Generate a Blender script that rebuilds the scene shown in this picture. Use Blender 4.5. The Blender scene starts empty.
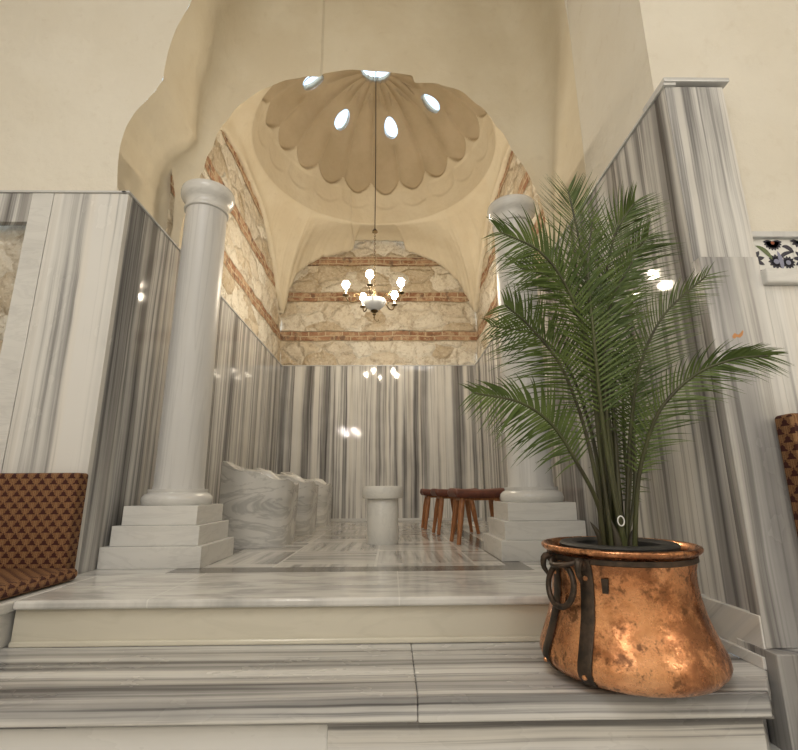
import bpy, bmesh, math, random
from mathutils import Vector, Matrix, noise
random.seed(7)
PI = math.pi
E = 0.86            # eye height above the hall floor; all heights below are written relative to the eye
scene = bpy.context.scene
col = scene.collection

# ------------------------------------------------------------------ node helpers
class N:
    def __init__(s, name, bump=True):
        m = bpy.data.materials.new(name); m.use_nodes = True
        s.m = m; s.t = m.node_tree; s.n = s.t.nodes; s.l = s.t.links
        s.b = s.n['Principled BSDF']
    def new(s, t, **k):
        n = s.n.new(t)
        for a, v in k.items(): setattr(n, a, v)
        return n
    def put(s, node, idx, v):
        if v is None: return
        i = node.inputs[idx]
        if hasattr(v, 'is_linked') or isinstance(v, bpy.types.NodeSocket): s.l.new(v, i)
        else:
            if isinstance(v, (tuple, list)) and len(v) == 3 and i.type == 'RGBA': v = tuple(v) + (1,)
            i.default_value = v
    def math(s, op, a, b=None, c=None, clamp=False):
        n = s.new('ShaderNodeMath', operation=op, use_clamp=clamp)
        s.put(n, 0, a); s.put(n, 1, b)
        if c is not None: s.put(n, 2, c)
        return n.outputs[0]
    def co(s, kind='Object'):
        c = s.new('ShaderNodeTexCoord'); return c.outputs[kind]
    def sep(s, v):
        n = s.new('ShaderNodeSeparateXYZ'); s.put(n, 0, v); return n.outputs
    def comb(s, x, y, z):
        n = s.new('ShaderNodeCombineXYZ'); s.put(n, 0, x); s.put(n, 1, y); s.put(n, 2, z); return n.outputs[0]
    def noise(s, vec, scale, detail=3, rough=.55, out=0, dist=0.0):
        n = s.new('ShaderNodeTexNoise'); s.put(n, 'Vector', vec)
        s.put(n, 'Scale', scale); s.put(n, 'Detail', float(detail)); s.put(n, 'Roughness', rough); s.put(n, 'Distortion', dist)
        return n.outputs[out]
    def vor(s, vec, scale, feature='F1', out='Distance', rnd=1.0):
        n = s.new('ShaderNodeTexVoronoi', feature=feature); s.put(n, 'Vector', vec); s.put(n, 'Scale', scale)
        s.put(n, 'Randomness', rnd)
        return n.outputs[out]
    def ramp(s, f, stops, interp='LINEAR'):
        n = s.new('ShaderNodeValToRGB'); s.put(n, 0, f); e = n.color_ramp.elements
        n.color_ramp.interpolation = interp
        while len(e) > 1: e.remove(e[-1])
        for k, (p, c) in enumerate(stops):
            q = e[0] if k == 0 else e.new(p)
            q.position = p; q.color = tuple(c) + (1,) if len(c) == 3 else c
        return n.outputs[0]
    def mix(s, f, a, b, mode='MIX'):
        n = s.new('ShaderNodeMix', data_type='RGBA', blend_type=mode)
        s.put(n, 0, f); s.put(n, 6, a); s.put(n, 7, b); return n.outputs[2]
    def map(s, v, a, b, c=0.0, d=1.0, smooth=False):
        n = s.new('ShaderNodeMapRange'); 
        if smooth: n.interpolation_type = 'SMOOTHSTEP'
        s.put(n, 0, v); s.put(n, 1, a); s.put(n, 2, b); s.put(n, 3, c); s.put(n, 4, d); return n.outputs[0]
    def bump(s, h, strength, dist=.01, normal=None):
        n = s.new('ShaderNodeBump'); s.put(n, 'Strength', strength); s.put(n, 'Distance', dist); s.put(n, 'Height', h)
        if normal is not None: s.l.new(normal, n.inputs['Normal'])
        return n.outputs[0]
    def set(s, **k):
        nm = dict(color='Base Color', rough='Roughness', metal='Metallic', normal='Normal', spec='Specular IOR Level',
                  emit='Emission Color', es='Emission Strength', coat='Coat Weight', trans='Transmission Weight', sss='Subsurface Weight')
        for a, v in k.items(): s.put(s.b, nm[a], v)
        return s.m

def g(v, w=1.0, t=1.0):   # grey with a slight tint (warm > 1)
    return (v*w, v, v*t)

def marble_striped(name, direction='V', slab=0.52, seed=0.0, contrast=1.0, rough=.12, seams=True, light=.0, freq=1.0):
    s = N(name)
    x, y, z = s.sep(s.co())
    if direction == 'V':
        u = s.math('ADD', x, y); along = z
    elif direction == 'H':
        u = s.math('ADD', y, s.math('MULTIPLY', z, 1.3)); along = x
    else:
        u = x; along = y
    if direction == 'V':
        slid = s.math('FLOOR', s.math('DIVIDE', s.math('ADD', u, 20.0+seed), slab))
    else:
        slid = s.math('FLOOR', s.math('DIVIDE', s.math('ADD', along, 20.0+seed), slab))
    wob = s.noise(s.comb(s.math('MULTIPLY', u, 2.0), s.math('MULTIPLY', along, .7), slid), 1.0, 3)
    wob = s.math('MULTIPLY', s.math('SUBTRACT', wob, .5), .05)
    uu = s.math('ADD', u, wob)
    off = s.math('MULTIPLY', slid, 7.31)
    base = s.comb(s.math('ADD', s.math('MULTIPLY', uu, 1.0), off), s.math('MULTIPLY', along, .012), off)
    n1 = s.noise(base, 7.5*freq, 2, .5)
    n2 = s.noise(base, 26.0*freq, 3, .6)
    n3 = s.noise(base, 75.0*freq, 2, .6)
    # bands: squash to make flat light areas and crisp darker bands
    b1 = s.map(n1, .40, .68, 0, 1, True)
    b2 = s.map(n2, .48, .70, 0, 1, True)
    b3 = s.map(n3, .50, .75, 0, 1)
    cloud = s.noise(s.comb(u, s.math('MULTIPLY', along, .5), slid), 5.0, 4)
    f = s.math('ADD', s.math('MULTIPLY', b1, .55), s.math('MULTIPLY', b2, .45))
    f = s.math('ADD', f, s.math('MULTIPLY', b3, .16))
    f = s.math('ADD', f, s.math('MULTIPLY', s.math('SUBTRACT', cloud, .5), .25))
    f = s.math('MULTIPLY', f, contrast)
    f = s.math('SUBTRACT', f, light)
    c = s.ramp(f, [(0.0, (.70, .69, .665)), (.22, (.60, .595, .575)), (.45, (.36, .355, .35)), (.72, (.20, .198, .198)), (1.0, (.105, .10, .10))])
    tint = s.noise(base, 11.0*freq, 1)
    c = s.mix(s.math('MULTIPLY', s.map(tint, .45, .7), .5), c, s.mix(1.0, c, (1.0, .95, .88), 'MULTIPLY'))
    if seams:
        w = s.math('ADD', u if direction == 'V' else along, 20.0+seed)
        fr = s.math('FRACT', s.math('DIVIDE', w, slab))
        sm = s.math('LESS_THAN', fr, .004)
        c = s.mix(s.math('MULTIPLY', sm, .55), c, (.12, .11, .10))
    n = s.bump(s.noise(s.co(), 5.0, 1), .025, .02)
    return s.set(color=c, rough=s.map(cloud, .3, .7, rough*.8, rough*1.5), normal=n)

def marble_white(name, stretch=(1, 1, .35), base=(.66, .655, .63), vein=(.36, .355, .35), rough=.22, amt=.6, scale=5.0, dist=1.2):
    s = N(name)
    mp = s.new('ShaderNodeMapping'); s.l.new(s.co(), mp.inputs[0]); mp.inputs['Scale'].default_value = stretch
    v = mp.outputs[0]
    n1 = s.noise(v, scale, 5, .6, dist=dist)
    band = s.math('ABSOLUTE', s.math('SUBTRACT', n1, .5))
    vn = s.map(band, 0.0, .05, 1, 0, True)
    n2 = s.map(s.noise(v, scale*.6, 3), .42, .7, 0, 1, True)
    f = s.math('MULTIPLY', s.math('ADD', s.math('MULTIPLY', vn, .35), s.math('MULTIPLY', n2, .6)), amt, clamp=True)
    c = s.mix(f, base, vein)
    fine = s.noise(v, 60, 3)
    return s.set(color=c, rough=rough, normal=s.bump(fine, .05, .004))

def plaster(name, c1, c2, dark=(.45, .36, .24), crease=False):
    s = N(name)
    o = s.co()
    n1 = s.noise(o, 1.6, 5, .6)
    n2 = s.noise(o, 9, 5, .65)
    c = s.mix(s.map(n1, .35, .68, 0, 1, True), c1, c2)
    c = s.mix(s.math('MULTIPLY', s.map(n2, .58, .78, 0, 1), .22), c, dark)
    h = s.math('ADD', s.math('MULTIPLY', s.noise(o, 2.4, 3), 1.0), s.math('MULTIPLY', n2, .25))
    if crease:
        x, y, z = s.sep(o)
        wob = s.math('MULTIPLY', s.noise(s.comb(0.0, 0.0, z), 3.0, 3), .03)
        st = s.map(s.math('ADD', x, wob), -.615, -.585, 0, 1, True)
        h = s.math('ADD', h, s.math('MULTIPLY', st, .7))
    nm = s.bump(h, .55, .05)
    nm = s.bump(s.noise(o, 90, 4, .7), .25, .004, nm)
    return s.set(color=c, rough=.85, normal=nm, spec=.25)

def masonry(name):
    s = N(name)
    o = s.co(); x, y, z = s.sep(o)
    u = s.math('ADD', x, y)
    wob = s.noise(o, 3.0, 3)
    zz = s.math('ADD', z, s.math('MULTIPLY', s.math('SUBTRACT', wob, .5), .05))
    def band(a, b):
        return s.math('MULTIPLY', s.map(zz, a-.008, a+.008), s.map(zz, b-.008, b+.008, 1, 0))
    m = s.math('ADD', s.math('ADD', band(2.33, 2.50), band(3.01, 3.18)), s.math('ADD', band(3.65, 3.81), band(4.3, 4.45)), clamp=True)
    # rubble stones
    ww = s.new('ShaderNodeVectorMath', operation='SCALE')
    s.l.new(s.noise(o, 4.0, 3, out=1), ww.inputs[0]); ww.inputs['Scale'].default_value = .22
    av = s.new('ShaderNodeVectorMath', operation='ADD')
    s.l.new(s.comb(s.math('MULTIPLY', u, .75), 0.0, s.math('MULTIPLY', z, 1.15)), av.inputs[0]); s.l.new(ww.outputs[0], av.inputs[1])
    e = s.vor(av.outputs[0], 3.6, 'DISTANCE_TO_EDGE')
    e = s.math('ADD', e, s.math('MULTIPLY', s.math('SUBTRACT', s.noise(o, 16, 4, .7), .5), .05))
    cid = s.vor(av.outputs[0], 3.6, 'F1', 'Color')
    cr = s.sep(cid)[0]
    st = s.ramp(cr, [(0, (.52, .42, .29)), (.3, (.70, .61, .47)), (.55, (.84, .80, .70)), (.8, (.66, .58, .46)), (1, (.80, .74, .62))])
    grime = s.noise(o, 7, 6, .7)
    st = s.mix(s.math('MULTIPLY', s.map(grime, .50, .66, 0, 1, True), .55), st, (.38, .30, .20))
    st = s.mix(s.math('MULTIPLY', s.map(s.noise(o, 2.2, 3), .5, .7), .35), st, (.85, .80, .70))
    jm = s.map(e, 0.0, .045, 1, 0, True)
    st = s.mix(s.math('MULTIPLY', jm, s.map(grime, .42, .6, .0, .55)), st, (.36, .28, .19))
    sp = s.noise(o, 26, 5, .75)
    st = s.mix(s.math('MULTIPLY', s.map(sp, .55, .66, 0, 1), .6), st, (.36, .27, .17))
    st = s.mix(s.math('MULTIPLY', s.map(sp, .46, .36, 0, 1), .5), st, (.86, .83, .74))
    # bricks
    br = s.new('ShaderNodeTexBrick'); s.l.new(s.comb(s.math('ADD', u, s.math('MULTIPLY', wob, .03)), s.math('SUBTRACT', zz, 2.33), 0.0), br.inputs['Vector'])
    br.offset = .5
    for k, v in (('Scale', 1.0), ('Mortar Size', .011), ('Mortar Smooth', .3), ('Bias', 0.0), ('Brick Width', .27), ('Row Height', .0845)):
        br.inputs[k].default_value = v
    br.inputs['Color1'].default_value = (.26, .125, .07, 1); br.inputs['Color2'].default_value = (.40, .24, .15, 1); br.inputs['Mortar'].default_value = (.58, .47, .33, 1)
    bc = s.mix(s.math('MULTIPLY', s.map(s.noise(o, 11, 5, .7), .48, .58, 0, 1), .75), br.outputs['Color'], (.55, .42, .28))
    bc = s.mix(s.math('MULTIPLY', s.map(s.noise(o, 9, 3), .56, .66, 0, 1), .7), bc, (.13, .08, .06))
    c = s.mix(m, st, bc)
    hs = s.math('ADD', s.math('MULTIPLY', s.map(e, 0, .16, 0, 1, True), 1.1), s.math('MULTIPLY', s.noise(o, 10, 7, .72), 1.8))
    hb = s.math('ADD', s.math('MULTIPLY', br.outputs['Fac'], -.8), s.math('MULTIPLY', s.noise(o, 25, 4), .5))
    hm = s.new('ShaderNodeMix', data_type='FLOAT'); s.put(hm, 0, m); s.put(hm, 2, hs); s.put(hm, 3, hb)
    return s.set(color=c, rough=.9, normal=s.bump(hm.outputs[0], .8, .035), spec=.2)

def floor_mat(name):
    s = N(name)
    o = s.co(); x, y, z = s.sep(o)
    # inside the border: square blocks of stripes, alternately turned
    W = .62
    gx = s.math('DIVIDE', s.math('ADD', x, 1.12+W*10), W*.97); gy = s.math('DIVIDE', s.math('SUBTRACT', y, 3.08-W*10), W)
    ix = s.math('FLOOR', gx); iy = s.math('FLOOR', gy)
    par = s.math('MODULO', s.math('ADD', ix, iy), 2.0)
    idn = s.math('ADD', s.math('MULTIPLY', ix, 5.17), s.math('MULTIPLY', iy, 11.3))
    def stripes(u, v):
        k = s.comb(s.math('ADD', u, idn), s.math('MULTIPLY', v, .05), idn)
        a = s.map(s.noise(k, 11, 2), .4, .66, 0, 1, True)
        b = s.map(s.noise(k, 45, 2), .45, .7, 0, 1)
        return s.math('ADD', s.math('MULTIPLY', a, .62), s.math('MULTIPLY', b, .3))
    sx = stripes(x, y); sy = stripes(y, x)
    mf = s.new('ShaderNodeMix', data_type='FLOAT'); s.put(mf, 0, par); s.put(mf, 2, sx); s.put(mf, 3, sy)
    inn = s.ramp(mf.outputs[0], [(0, (.62, .61, .58)), (.4, (.46, .455, .44)), (.8, (.25, .245, .245)), (1, (.16, .16, .16))])
    jx = s.math('LESS_THAN', s.math('FRACT', gx), .025); jy = s.math('LESS_THAN', s.math('FRACT', gy), .025)
    inn = s.mix(s.math('MAXIMUM', jx, jy), inn, (.66, .65, .62))
    # outer border: light marble with soft clouds and slab joints
    k2 = s.comb(s.math('MULTIPLY', x, .6), s.math('MULTIPLY', y, 2.2), 0.0)
    outc = s.mix(s.map(s.noise(k2, 4, 5, .6, dist=1.0), .38, .68, 0, 1, True), (.66, .65, .62), (.42, .415, .40))
    j2 = s.math('LESS_THAN', s.math('FRACT', s.math('DIVIDE', s.math('ADD', x, 10.47), 1.05)), .006)
    outc = s.mix(s.math('MULTIPLY', j2, .6), outc, (.75, .74, .7))
    def rect(x0, x1, y0, y1):
        a = s.math('MULTIPLY', s.math('GREATER_THAN', x, x0), s.math('LESS_THAN', x, x1))
        b = s.math('MULTIPLY', s.math('GREATER_THAN', y, y0), s.math('LESS_THAN', y, y1))
        return s.math('MULTIPLY', a, b)
    c = s.mix(rect(-1.25, .80, 2.80, 6.95), outc, s.mix(s.map(s.noise(s.comb(x, y, 0.0), 9, 3), .3, .7), (.12, .115, .105), (.20, .19, .175)))
    c = s.mix(rect(-1.13, .68, 2.97, 6.80), c, inn)
    return s.set(color=c, rough=s.map(s.noise(o, 4, 3), .3, .7, .09, .2), normal=s.bump(s.noise(o, 7, 2), .05, .02))

M = {}
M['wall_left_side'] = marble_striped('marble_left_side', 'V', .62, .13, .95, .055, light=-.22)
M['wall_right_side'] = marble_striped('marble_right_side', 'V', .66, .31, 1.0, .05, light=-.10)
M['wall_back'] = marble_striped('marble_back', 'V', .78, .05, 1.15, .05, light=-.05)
M['front_left'] = marble_striped('marble_front_left', 'V', 3.0, .4, .85, .2, seams=False, light=.10, freq=.9)
M['front_right'] = marble_striped('marble_front_right', 'V', 3.0, 1.7, .95, .2, seams=False, light=-.05, freq=1.1)
M['front_right_low'] = marble_striped('marble_front_right_low', 'V', 3.0, 5.2, 1.0, .2, seams=False, light=.0)
for k_, v_ in (('wall_left_side', .35), ('wall_right_side', .22), ('wall_back', .35)):
    M[k_].node_tree.nodes['Principled BSDF'].inputs['Specular IOR Level'].default_value = v_
M['step'] = marble_striped('marble_step', 'H', 9.0, 2.0, 1.0, .22, seams=False, light=-.16, freq=1.35)
M['step_plain'] = marble_striped('marble_step_plain', 'H', 9.0, 4.0, .45, .25, seams=False, light=.02, freq=.8)
M['step_dark'] = marble_striped('marble_step_dark', 'H', 9.0, 8.0, 1.0, .25, seams=False, light=-.12, freq=1.2)
M['white'] = marble_white('marble_white', (.35, .35, 1.6), amt=.45)
M['shaft'] = marble_white('marble_shaft', (2.4, 2.4, .12), rough=.38, amt=.6, scale=3.0, base=(.64, .635, .62))
M['trim'] = marble_white('marble_trim', (.5, .5, .5), amt=.4, base=(.6, .6, .59))
M['cream'] = marble_white('marble_cream', (.4, .4, 1.5), base=(.62, .585, .49), vein=(.45, .42, .34), amt=.5, scale=3)
M['basin'] = marble_white('marble_basin', (.35, .6, 1.4), base=(.66, .65, .62), vein=(.22, .22, .22), amt=1.0, scale=2.2, dist=2.0)
M['stool_marble'] = marble_white('marble_round_stool', (.8, .8, 1.0), amt=.35, base=(.68, .67, .63))
M['floor'] = floor_mat('marble_floor')
M['plaster'] = plaster('plaster_alcove', (.66, .58, .435), (.71, .64, .50), crease=True)  # yellower than the hall plaster: warm chandelier light put into the colour
M['plaster_hall'] = plaster('plaster_hall', (.71, .67, .58), (.68, .635, .54))
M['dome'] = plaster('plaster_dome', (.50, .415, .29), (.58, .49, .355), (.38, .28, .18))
M['masonry'] = masonry('rubble_and_brick')

def simple(name, color, rough=.5, metal=0.0, **k):
    s = N(name); return s.set(color=color, rough=rough, metal=metal, **k)
def varied(name, c1, c2, scale, rough=.5, metal=0.0, bump=.2, bd=.004, stretch=(1, 1, 1), **k):
    s = N(name); mp = s.new('ShaderNodeMapping'); s.l.new(s.co(), mp.inputs[0]); mp.inputs['Scale'].default_value = stretch
    f = s.noise(mp.outputs[0], scale, 4)
    return s.set(color=s.mix(s.map(f, .35, .65, 0, 1, True), c1, c2), rough=rough, metal=metal, normal=s.bump(f, bump, bd), **k)
M['wood'] = varied('oiled_wood', (.36, .15, .055), (.24, .09, .03), 14, .38, stretch=(6, 6, .8))
M['leather'] = varied('red_brown_leather', (.15, .042, .022), (.095, .028, .016), 22, .5)
M['iron'] = varied('forged_iron', (.035, .027, .02), (.075, .05, .035), 30, .45, .6, .5)
M['brass'] = varied('aged_brass', (.22, .15, .07), (.10, .075, .04), 40, .35, .9)
M['porcelain'] = simple('white_porcelain', (.80, .84, .88), .15)
M['candle'] = simple('cream_candle_sleeve', (.85, .80, .68), .5)
M['black_plastic'] = varied('black_plastic', (.02, .02, .02), (.035, .033, .03), 20, .5)
M['soil'] = varied('dark_soil', (.03, .02, .012), (.10, .08, .04), 60, .95, bump=.8)
M['stem'] = varied('palm_stem', (.060, .068, .022), (.036, .032, .015), 12, .45, stretch=(1, 1, .3))
M['sheath'] = varied('palm_sheath', (.055, .045, .025), (.028, .022, .014), 18, .6, stretch=(1, 1, .3))
M['tag_white'] = simple('white_tag', (.8, .8, .78), .4)
def leaf_mat():
    s = N('palm_leaf'); f = s.noise(s.co(), 9, 3)
    c = s.mix(s.map(f, .3, .7), (.038, .066, .010), (.100, .140, .032))
    return s.set(color=c, rough=.55, spec=.3)
M['leaf'] = leaf_mat()
def copper():
    s = N('worn_copper'); o = s.co()
    a = s.noise(o, 6, 6, .65); b = s.noise(o, 22, 5, .7); k = s.noise(o, 3.0, 3)
    c = s.mix(s.map(a, .35, .65), (.80, .42, .22), (.62, .27, .12))
    k2 = s.noise(o, 5.0, 6, .75)
    c = s.mix(s.math('MULTIPLY', s.map(k2, .47, .60, 0, 1, True), .75), c, (.22, .085, .038))
    c = s.mix(s.math('MULTIPLY', s.map(b, .55, .64), .75), c, (.10, .05, .03))
    x, y, z = s.sep(o)
    c = s.mix(s.math('MULTIPLY', s.map(s.math('ADD', z, s.math('MULTIPLY', b, .03)), .0, .035, 1, 0), .9), c, (.05, .03, .02))
    r = s.map(b, .3, .7, .16, .42)
    h = s.math('ADD', s.math('MULTIPLY', s.vor(o, 26, 'SMOOTH_F1'), .5), s.math('MULTIPLY', a, 1.2))
    return s.set(color=c, rough=r, metal=s.map(k, .52, .66, 1, .65), normal=s.bump(h, .35, .012))
M['copper'] = copper()
def fabric():
    s = N('damask_fabric'); o = s.co(); x, y, z = s.sep(o)
    nx = s.sep(s.co('Normal'))[0]; sd = s.math('GREATER_THAN', s.math('ABSOLUTE', nx), .6)
    P = .062
    yy = s.math('MULTIPLY', y, s.math('SUBTRACT', sd, s.math('SUBTRACT', 1.0, sd)))
    u = s.math('DIVIDE', s.math('ADD', s.math('ADD', x, s.math('MULTIPLY', y, sd)), 30.0), P); v = s.math('DIVIDE', s.math('ADD', s.math('ADD', z, s.math('MULTIPLY', s.math('MULTIPLY', y, -1.0), s.math('SUBTRACT', 1.0, sd))), 30.0), P*.5)
    row = s.math('FLOOR', v)
    uu = s.math('ABSOLUTE', s.math('SUBTRACT', s.math('FRACT', s.math('ADD', u, s.math('MULTIPLY', row, .5))), .5))
    vv = s.math('FRACT', v)
    # dark arrow-head pointing up in every cell, gold scrolls around
    edge = s.math('MULTIPLY', s.math('SUBTRACT', 1.0, vv), .33)
    wig = s.math('MULTIPLY', s.math('SINE', s.math('MULTIPLY', vv, 14.0)), .035)
    dark = s.math('LESS_THAN', uu, s.math('ADD', edge, wig))
    lobe = s.math('LESS_THAN', s.math('ABSOLUTE', s.math('SUBTRACT', uu, .43)), .03)
    th = s.noise(o, 260, 2)
    gold = s.mix(s.map(th, .35, .65), (.25, .125, .055), (.11, .050, .022))
    gold = s.mix(s.math('MULTIPLY', lobe, .6), gold, (.32, .18, .08))
    c = s.mix(dark, gold, (.045, .010, .007))
    h = s.math('ADD', s.math('MULTIPLY', dark, -.6), th)
    return s.set(color=c, rough=.75, normal=s.bump(h, .4, .003), spec=.3)
M['fabric'] = fabric()
def bulb_mat():
    s = N('lit_bulb'); return s.set(color=(1, .9, .7), emit=(1.0, .87, .68), es=230.0)
M['bulb'] = bulb_mat()
M['oculus_glass'] = None
M['tile_white'] = simple('tile_glaze_white', (.72, .72, .69), .12)
M['tile_blue'] = simple('tile_paint_dark_blue', (.035, .035, .055), .15)
M['tile_green'] = simple('tile_paint_green', (.12, .16, .07), .15)
M['tile_red'] = simple('tile_paint_red', (.28, .07, .03), .15)
M['tile_pale'] = simple('tile_paint_pale_blue', (.25, .26, .36), .15)
M['hallfloor'] = marble_white('marble_hall_floor', (.5, .5, .5), amt=.6)
M['stain'] = simple('orange_stain', (.50, .22, .07), .5)

# ------------------------------------------------------------------ mesh helpers
class MB:
    def __init__(s): s.bm = bmesh.new()
    def box(s, x0, x1, y0, y1, z0, z1):
        vs = [s.bm.verts.new(p) for p in ((x0,y0,z0),(x1,y0,z0),(x1,y1,z0),(x0,y1,z0),(x0,y0,z1),(x1,y0,z1),(x1,y1,z1),(x0,y1,z1))]
        for f in ((0,3,2,1),(4,5,6,7),(0,1,5,4),(1,2,6,5),(2,3,7,6),(3,0,4,7)): s.bm.faces.new([vs[i] for i in f])
        return s
    def lathe(s, prof, c=(0,0,0), seg=48, cap=True):
        rings = []
        for r, z in prof:
            rings.append([s.bm.verts.new((c[0]+r*math.cos(2*PI*k/seg), c[1]+r*math.sin(2*PI*k/seg), c[2]+z)) for k in range(seg)])
        for a, b in zip(rings, rings[1:]):
            for k in range(seg): s.bm.faces.new((a[k], a[(k+1)%seg], b[(k+1)%seg], b[k]))
        if cap: s.bm.faces.new(rings[0][::-1])
        if cap is True: s.bm.faces.new(rings[-1])
        return s
    def tube(s, pts, rad, seg=10, closed=False, flat=None):
        pts = [Vector(p) for p in pts]; n = len(pts)
        if not isinstance(rad, (list, tuple)): rad = [rad]*n
        rings = []; prev = None
        for i, p in enumerate(pts):
            if closed: t = pts[(i+1)%n]-pts[i-1]
            else: t = pts[min(i+1,n-1)]-pts[max(i-1,0)]
            t.normalize()
            if prev is None:
                a = Vector((0,0,1)) if abs(t.z) < .9 else Vector((1,0,0)); prev = (a - t*a.dot(t)).normalized()
            prev = (prev - t*prev.dot(t)).normalized(); b = t.cross(prev)
            rings.append([s.bm.verts.new(p + (prev*math.cos(2*PI*k/seg) + b*math.sin(2*PI*k/seg))*rad[i]) for k in range(seg)])
        m = n if closed else n-1
        for i in range(m):
            a, b = rings[i], rings[(i+1)%n]
            for k in range(seg): s.bm.faces.new((a[k], a[(k+1)%seg], b[(k+1)%seg], b[k]))
        if not closed:
            s.bm.faces.new(rings[0][::-1]); s.bm.faces.new(rings[-1])
        return s
    def grid(s, rows, closed=False):
        vs = [[s.bm.verts.new(p) for p in r] for r in rows]
        for a, b in zip(vs, vs[1:]):
            m = len(a) if closed else len(a)-1
            for k in range(m):
                try: s.bm.faces.new((a[k], a[(k+1)%len(a)], b[(k+1)%len(a)], b[k]))
                except ValueError: pass
        return vs
    def prism(s, poly, y0, y1):    # polygon in XZ extruded along Y
        a = [s.bm.verts.new((x, y0, z)) for x, z in poly]; b = [s.bm.verts.new((x, y1, z)) for x, z in poly]
        s.bm.faces.new(a); s.bm.faces.new(b[::-1])
        for i in range(len(a)):
            j = (i+1) % len(a); s.bm.faces.new((a[j], a[i], b[i], b[j]))
        return s
    def build(s, name, m, parent=None, smooth=False, bevel=0, segs=2, solid=0, angle=40):
        me = bpy.data.meshes.new(name)
        bmesh.ops.remove_doubles(s.bm, verts=s.bm.verts, dist=1e-6)
        bmesh.ops.recalc_face_normals(s.bm, faces=s.bm.faces)
        s.bm.to_mesh(me); s.bm.free()
        o = bpy.data.objects.new(name, me); col.objects.link(o)
        if m: me.materials.append(m)
        if smooth:
            for p in me.polygons: p.use_smooth = True
            if smooth != 'all':
                me.set_sharp_from_angle(angle=math.radians(angle))
        if bevel:
            b = o.modifiers.new('bevel', 'BEVEL'); b.width = bevel; b.segments = segs; b.limit_method = 'ANGLE'; b.angle_limit = math.radians(40)
        if solid:
            q = o.modifiers.new('solid', 'SOLIDIFY'); q.thickness = solid; q.offset = 1 if solid > 0 else 1
        if parent: o.parent = parent
        return o

def structure(o): o['kind'] = 'structure'; return o
def tag(o, label, cat, group=None):
    o['label'] = label; o['category'] = cat
    if group: o['group'] = group
    return o
def thing(name, label, cat, loc, rz=0, group=None):
    o = bpy.data.objects.new(name, None); col.objects.link(o); o.empty_display_size = .1
    o.location = loc; o.rotation_euler = (0, 0, rz); return tag(o, label, cat, group)
def kids(o): return [c for c in bpy.data.objects if c.parent == o]
def copy_tree(o, parent=None):
    c = o.copy(); col.objects.link(c); c.parent = parent
    for ch in kids(o): copy_tree(ch, c)
    return c
def bez(P, n):      # Catmull-Rom through the points, n samples
    P = [Vector(p) for p in P]; Q = [P[0]*2-P[1]] + P + [P[-1]*2-P[-2]]; out = []
    for i in range(n+1):
        t = i/n*(len(P)-1); k = min(int(t), len(P)-2); t -= k
        a, b, c, d = Q[k:k+4]
        out.append(.5*((2*b)+(c-a)*t+(2*a-5*b+4*c-d)*t*t+(3*b-a-3*c+d)*t**3))
    return out

# ------------------------------------------------------------------ main dimensions (metres, z from the eye)
XL, XR, YB = -1.72, 1.335, 7.2
YL, YR = 2.75, 1.875          # front faces of the marble left and right of the recess
ZT, ZF, ZTR, ZH = 1.90, -.44, -.62, -E
CEIL = 5.3

# ---- floor and steps
structure(MB().box(-1.57, XR+.05, 2.4455, YB+.05, ZF-.10, ZF).box(XL-.05, -1.5701, YL+.001, YB+.05, ZF-.10, ZF).build('floor', M['floor']))
structure(MB().box(-1.57, XR+.02, 2.145, 2.445, ZF-.035, ZF).build('floor_nosing', M['floor'], bevel=.010))
structure(MB().box(-1.57, XR+.02, 2.172, 2.445, ZTR-.02, ZF-.0351).build('riser_upper', M['cream']))
structure(MB().box(-1.57, 1.2, 2.158, 2.172, ZTR, ZTR+.022).build('trim_1', M['cream'], bevel=.006))
structure(MB().box(-4.5, .08, 1.65, 2.3, ZTR-.072, ZTR).build('tread_left', M['step'], bevel=.006))
def slab(poly, z0, z1):
    mb = MB(); a = [mb.bm.verts.new((x, y, z0)) for x, y in poly]; b = [mb.bm.verts.new((x, y, z1)) for x, y in poly]
    mb.bm.faces.new(a[::-1]); mb.bm.faces.new(b)
    for i in range(len(a)):
        j = (i+1) % len(a); mb.bm.faces.new((a[i], a[j], b[j], b[i]))
    return mb
structure(slab([(.081, 1.648), (1.178, 1.648), (1.311, 1.822), (1.311, 2.3), (.081, 2.3)], ZTR-.074, ZTR-.0005).build('tread_right', M['step'], bevel=.006))
structure(MB().box(-4.5, -.20, 1.690, 2.3, ZH, ZTR-.0745).build('riser_left', M['step_plain']))
structure(slab([(-.199, 1.686), (1.172, 1.686), (1.300, 1.852), (1.300, 2.3), (-.199, 2.3)], ZH, ZTR-.0745).build('riser_right', M['step_dark']))
structure(MB().box(-4.5, -.20, 1.678, 1.690, ZTR-.086, ZTR-.0745).build('trim_2', M['step_dark']))
structure(MB().box(-.199, 1.2, 1.672, 1.686, ZTR-.086, ZTR-.0765).build('trim_3', M['step_dark']))
# kerb at the right-hand end of the tread, and the wall skirting above it
structure(MB().box(1.302, XR, 1.822, 2.172, ZTR, -.5802).build('trim_4', M['step_plain'], bevel=.003))
structure(MB().box(1.314, XR, 1.822, 2.172, -.580, -.447).build('trim_5', M['step_plain'], bevel=.003))
structure(MB().box(-6, 6, -6, 2.3, ZH-.1, ZH).build('hall_floor', M['hallfloor']))

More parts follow.
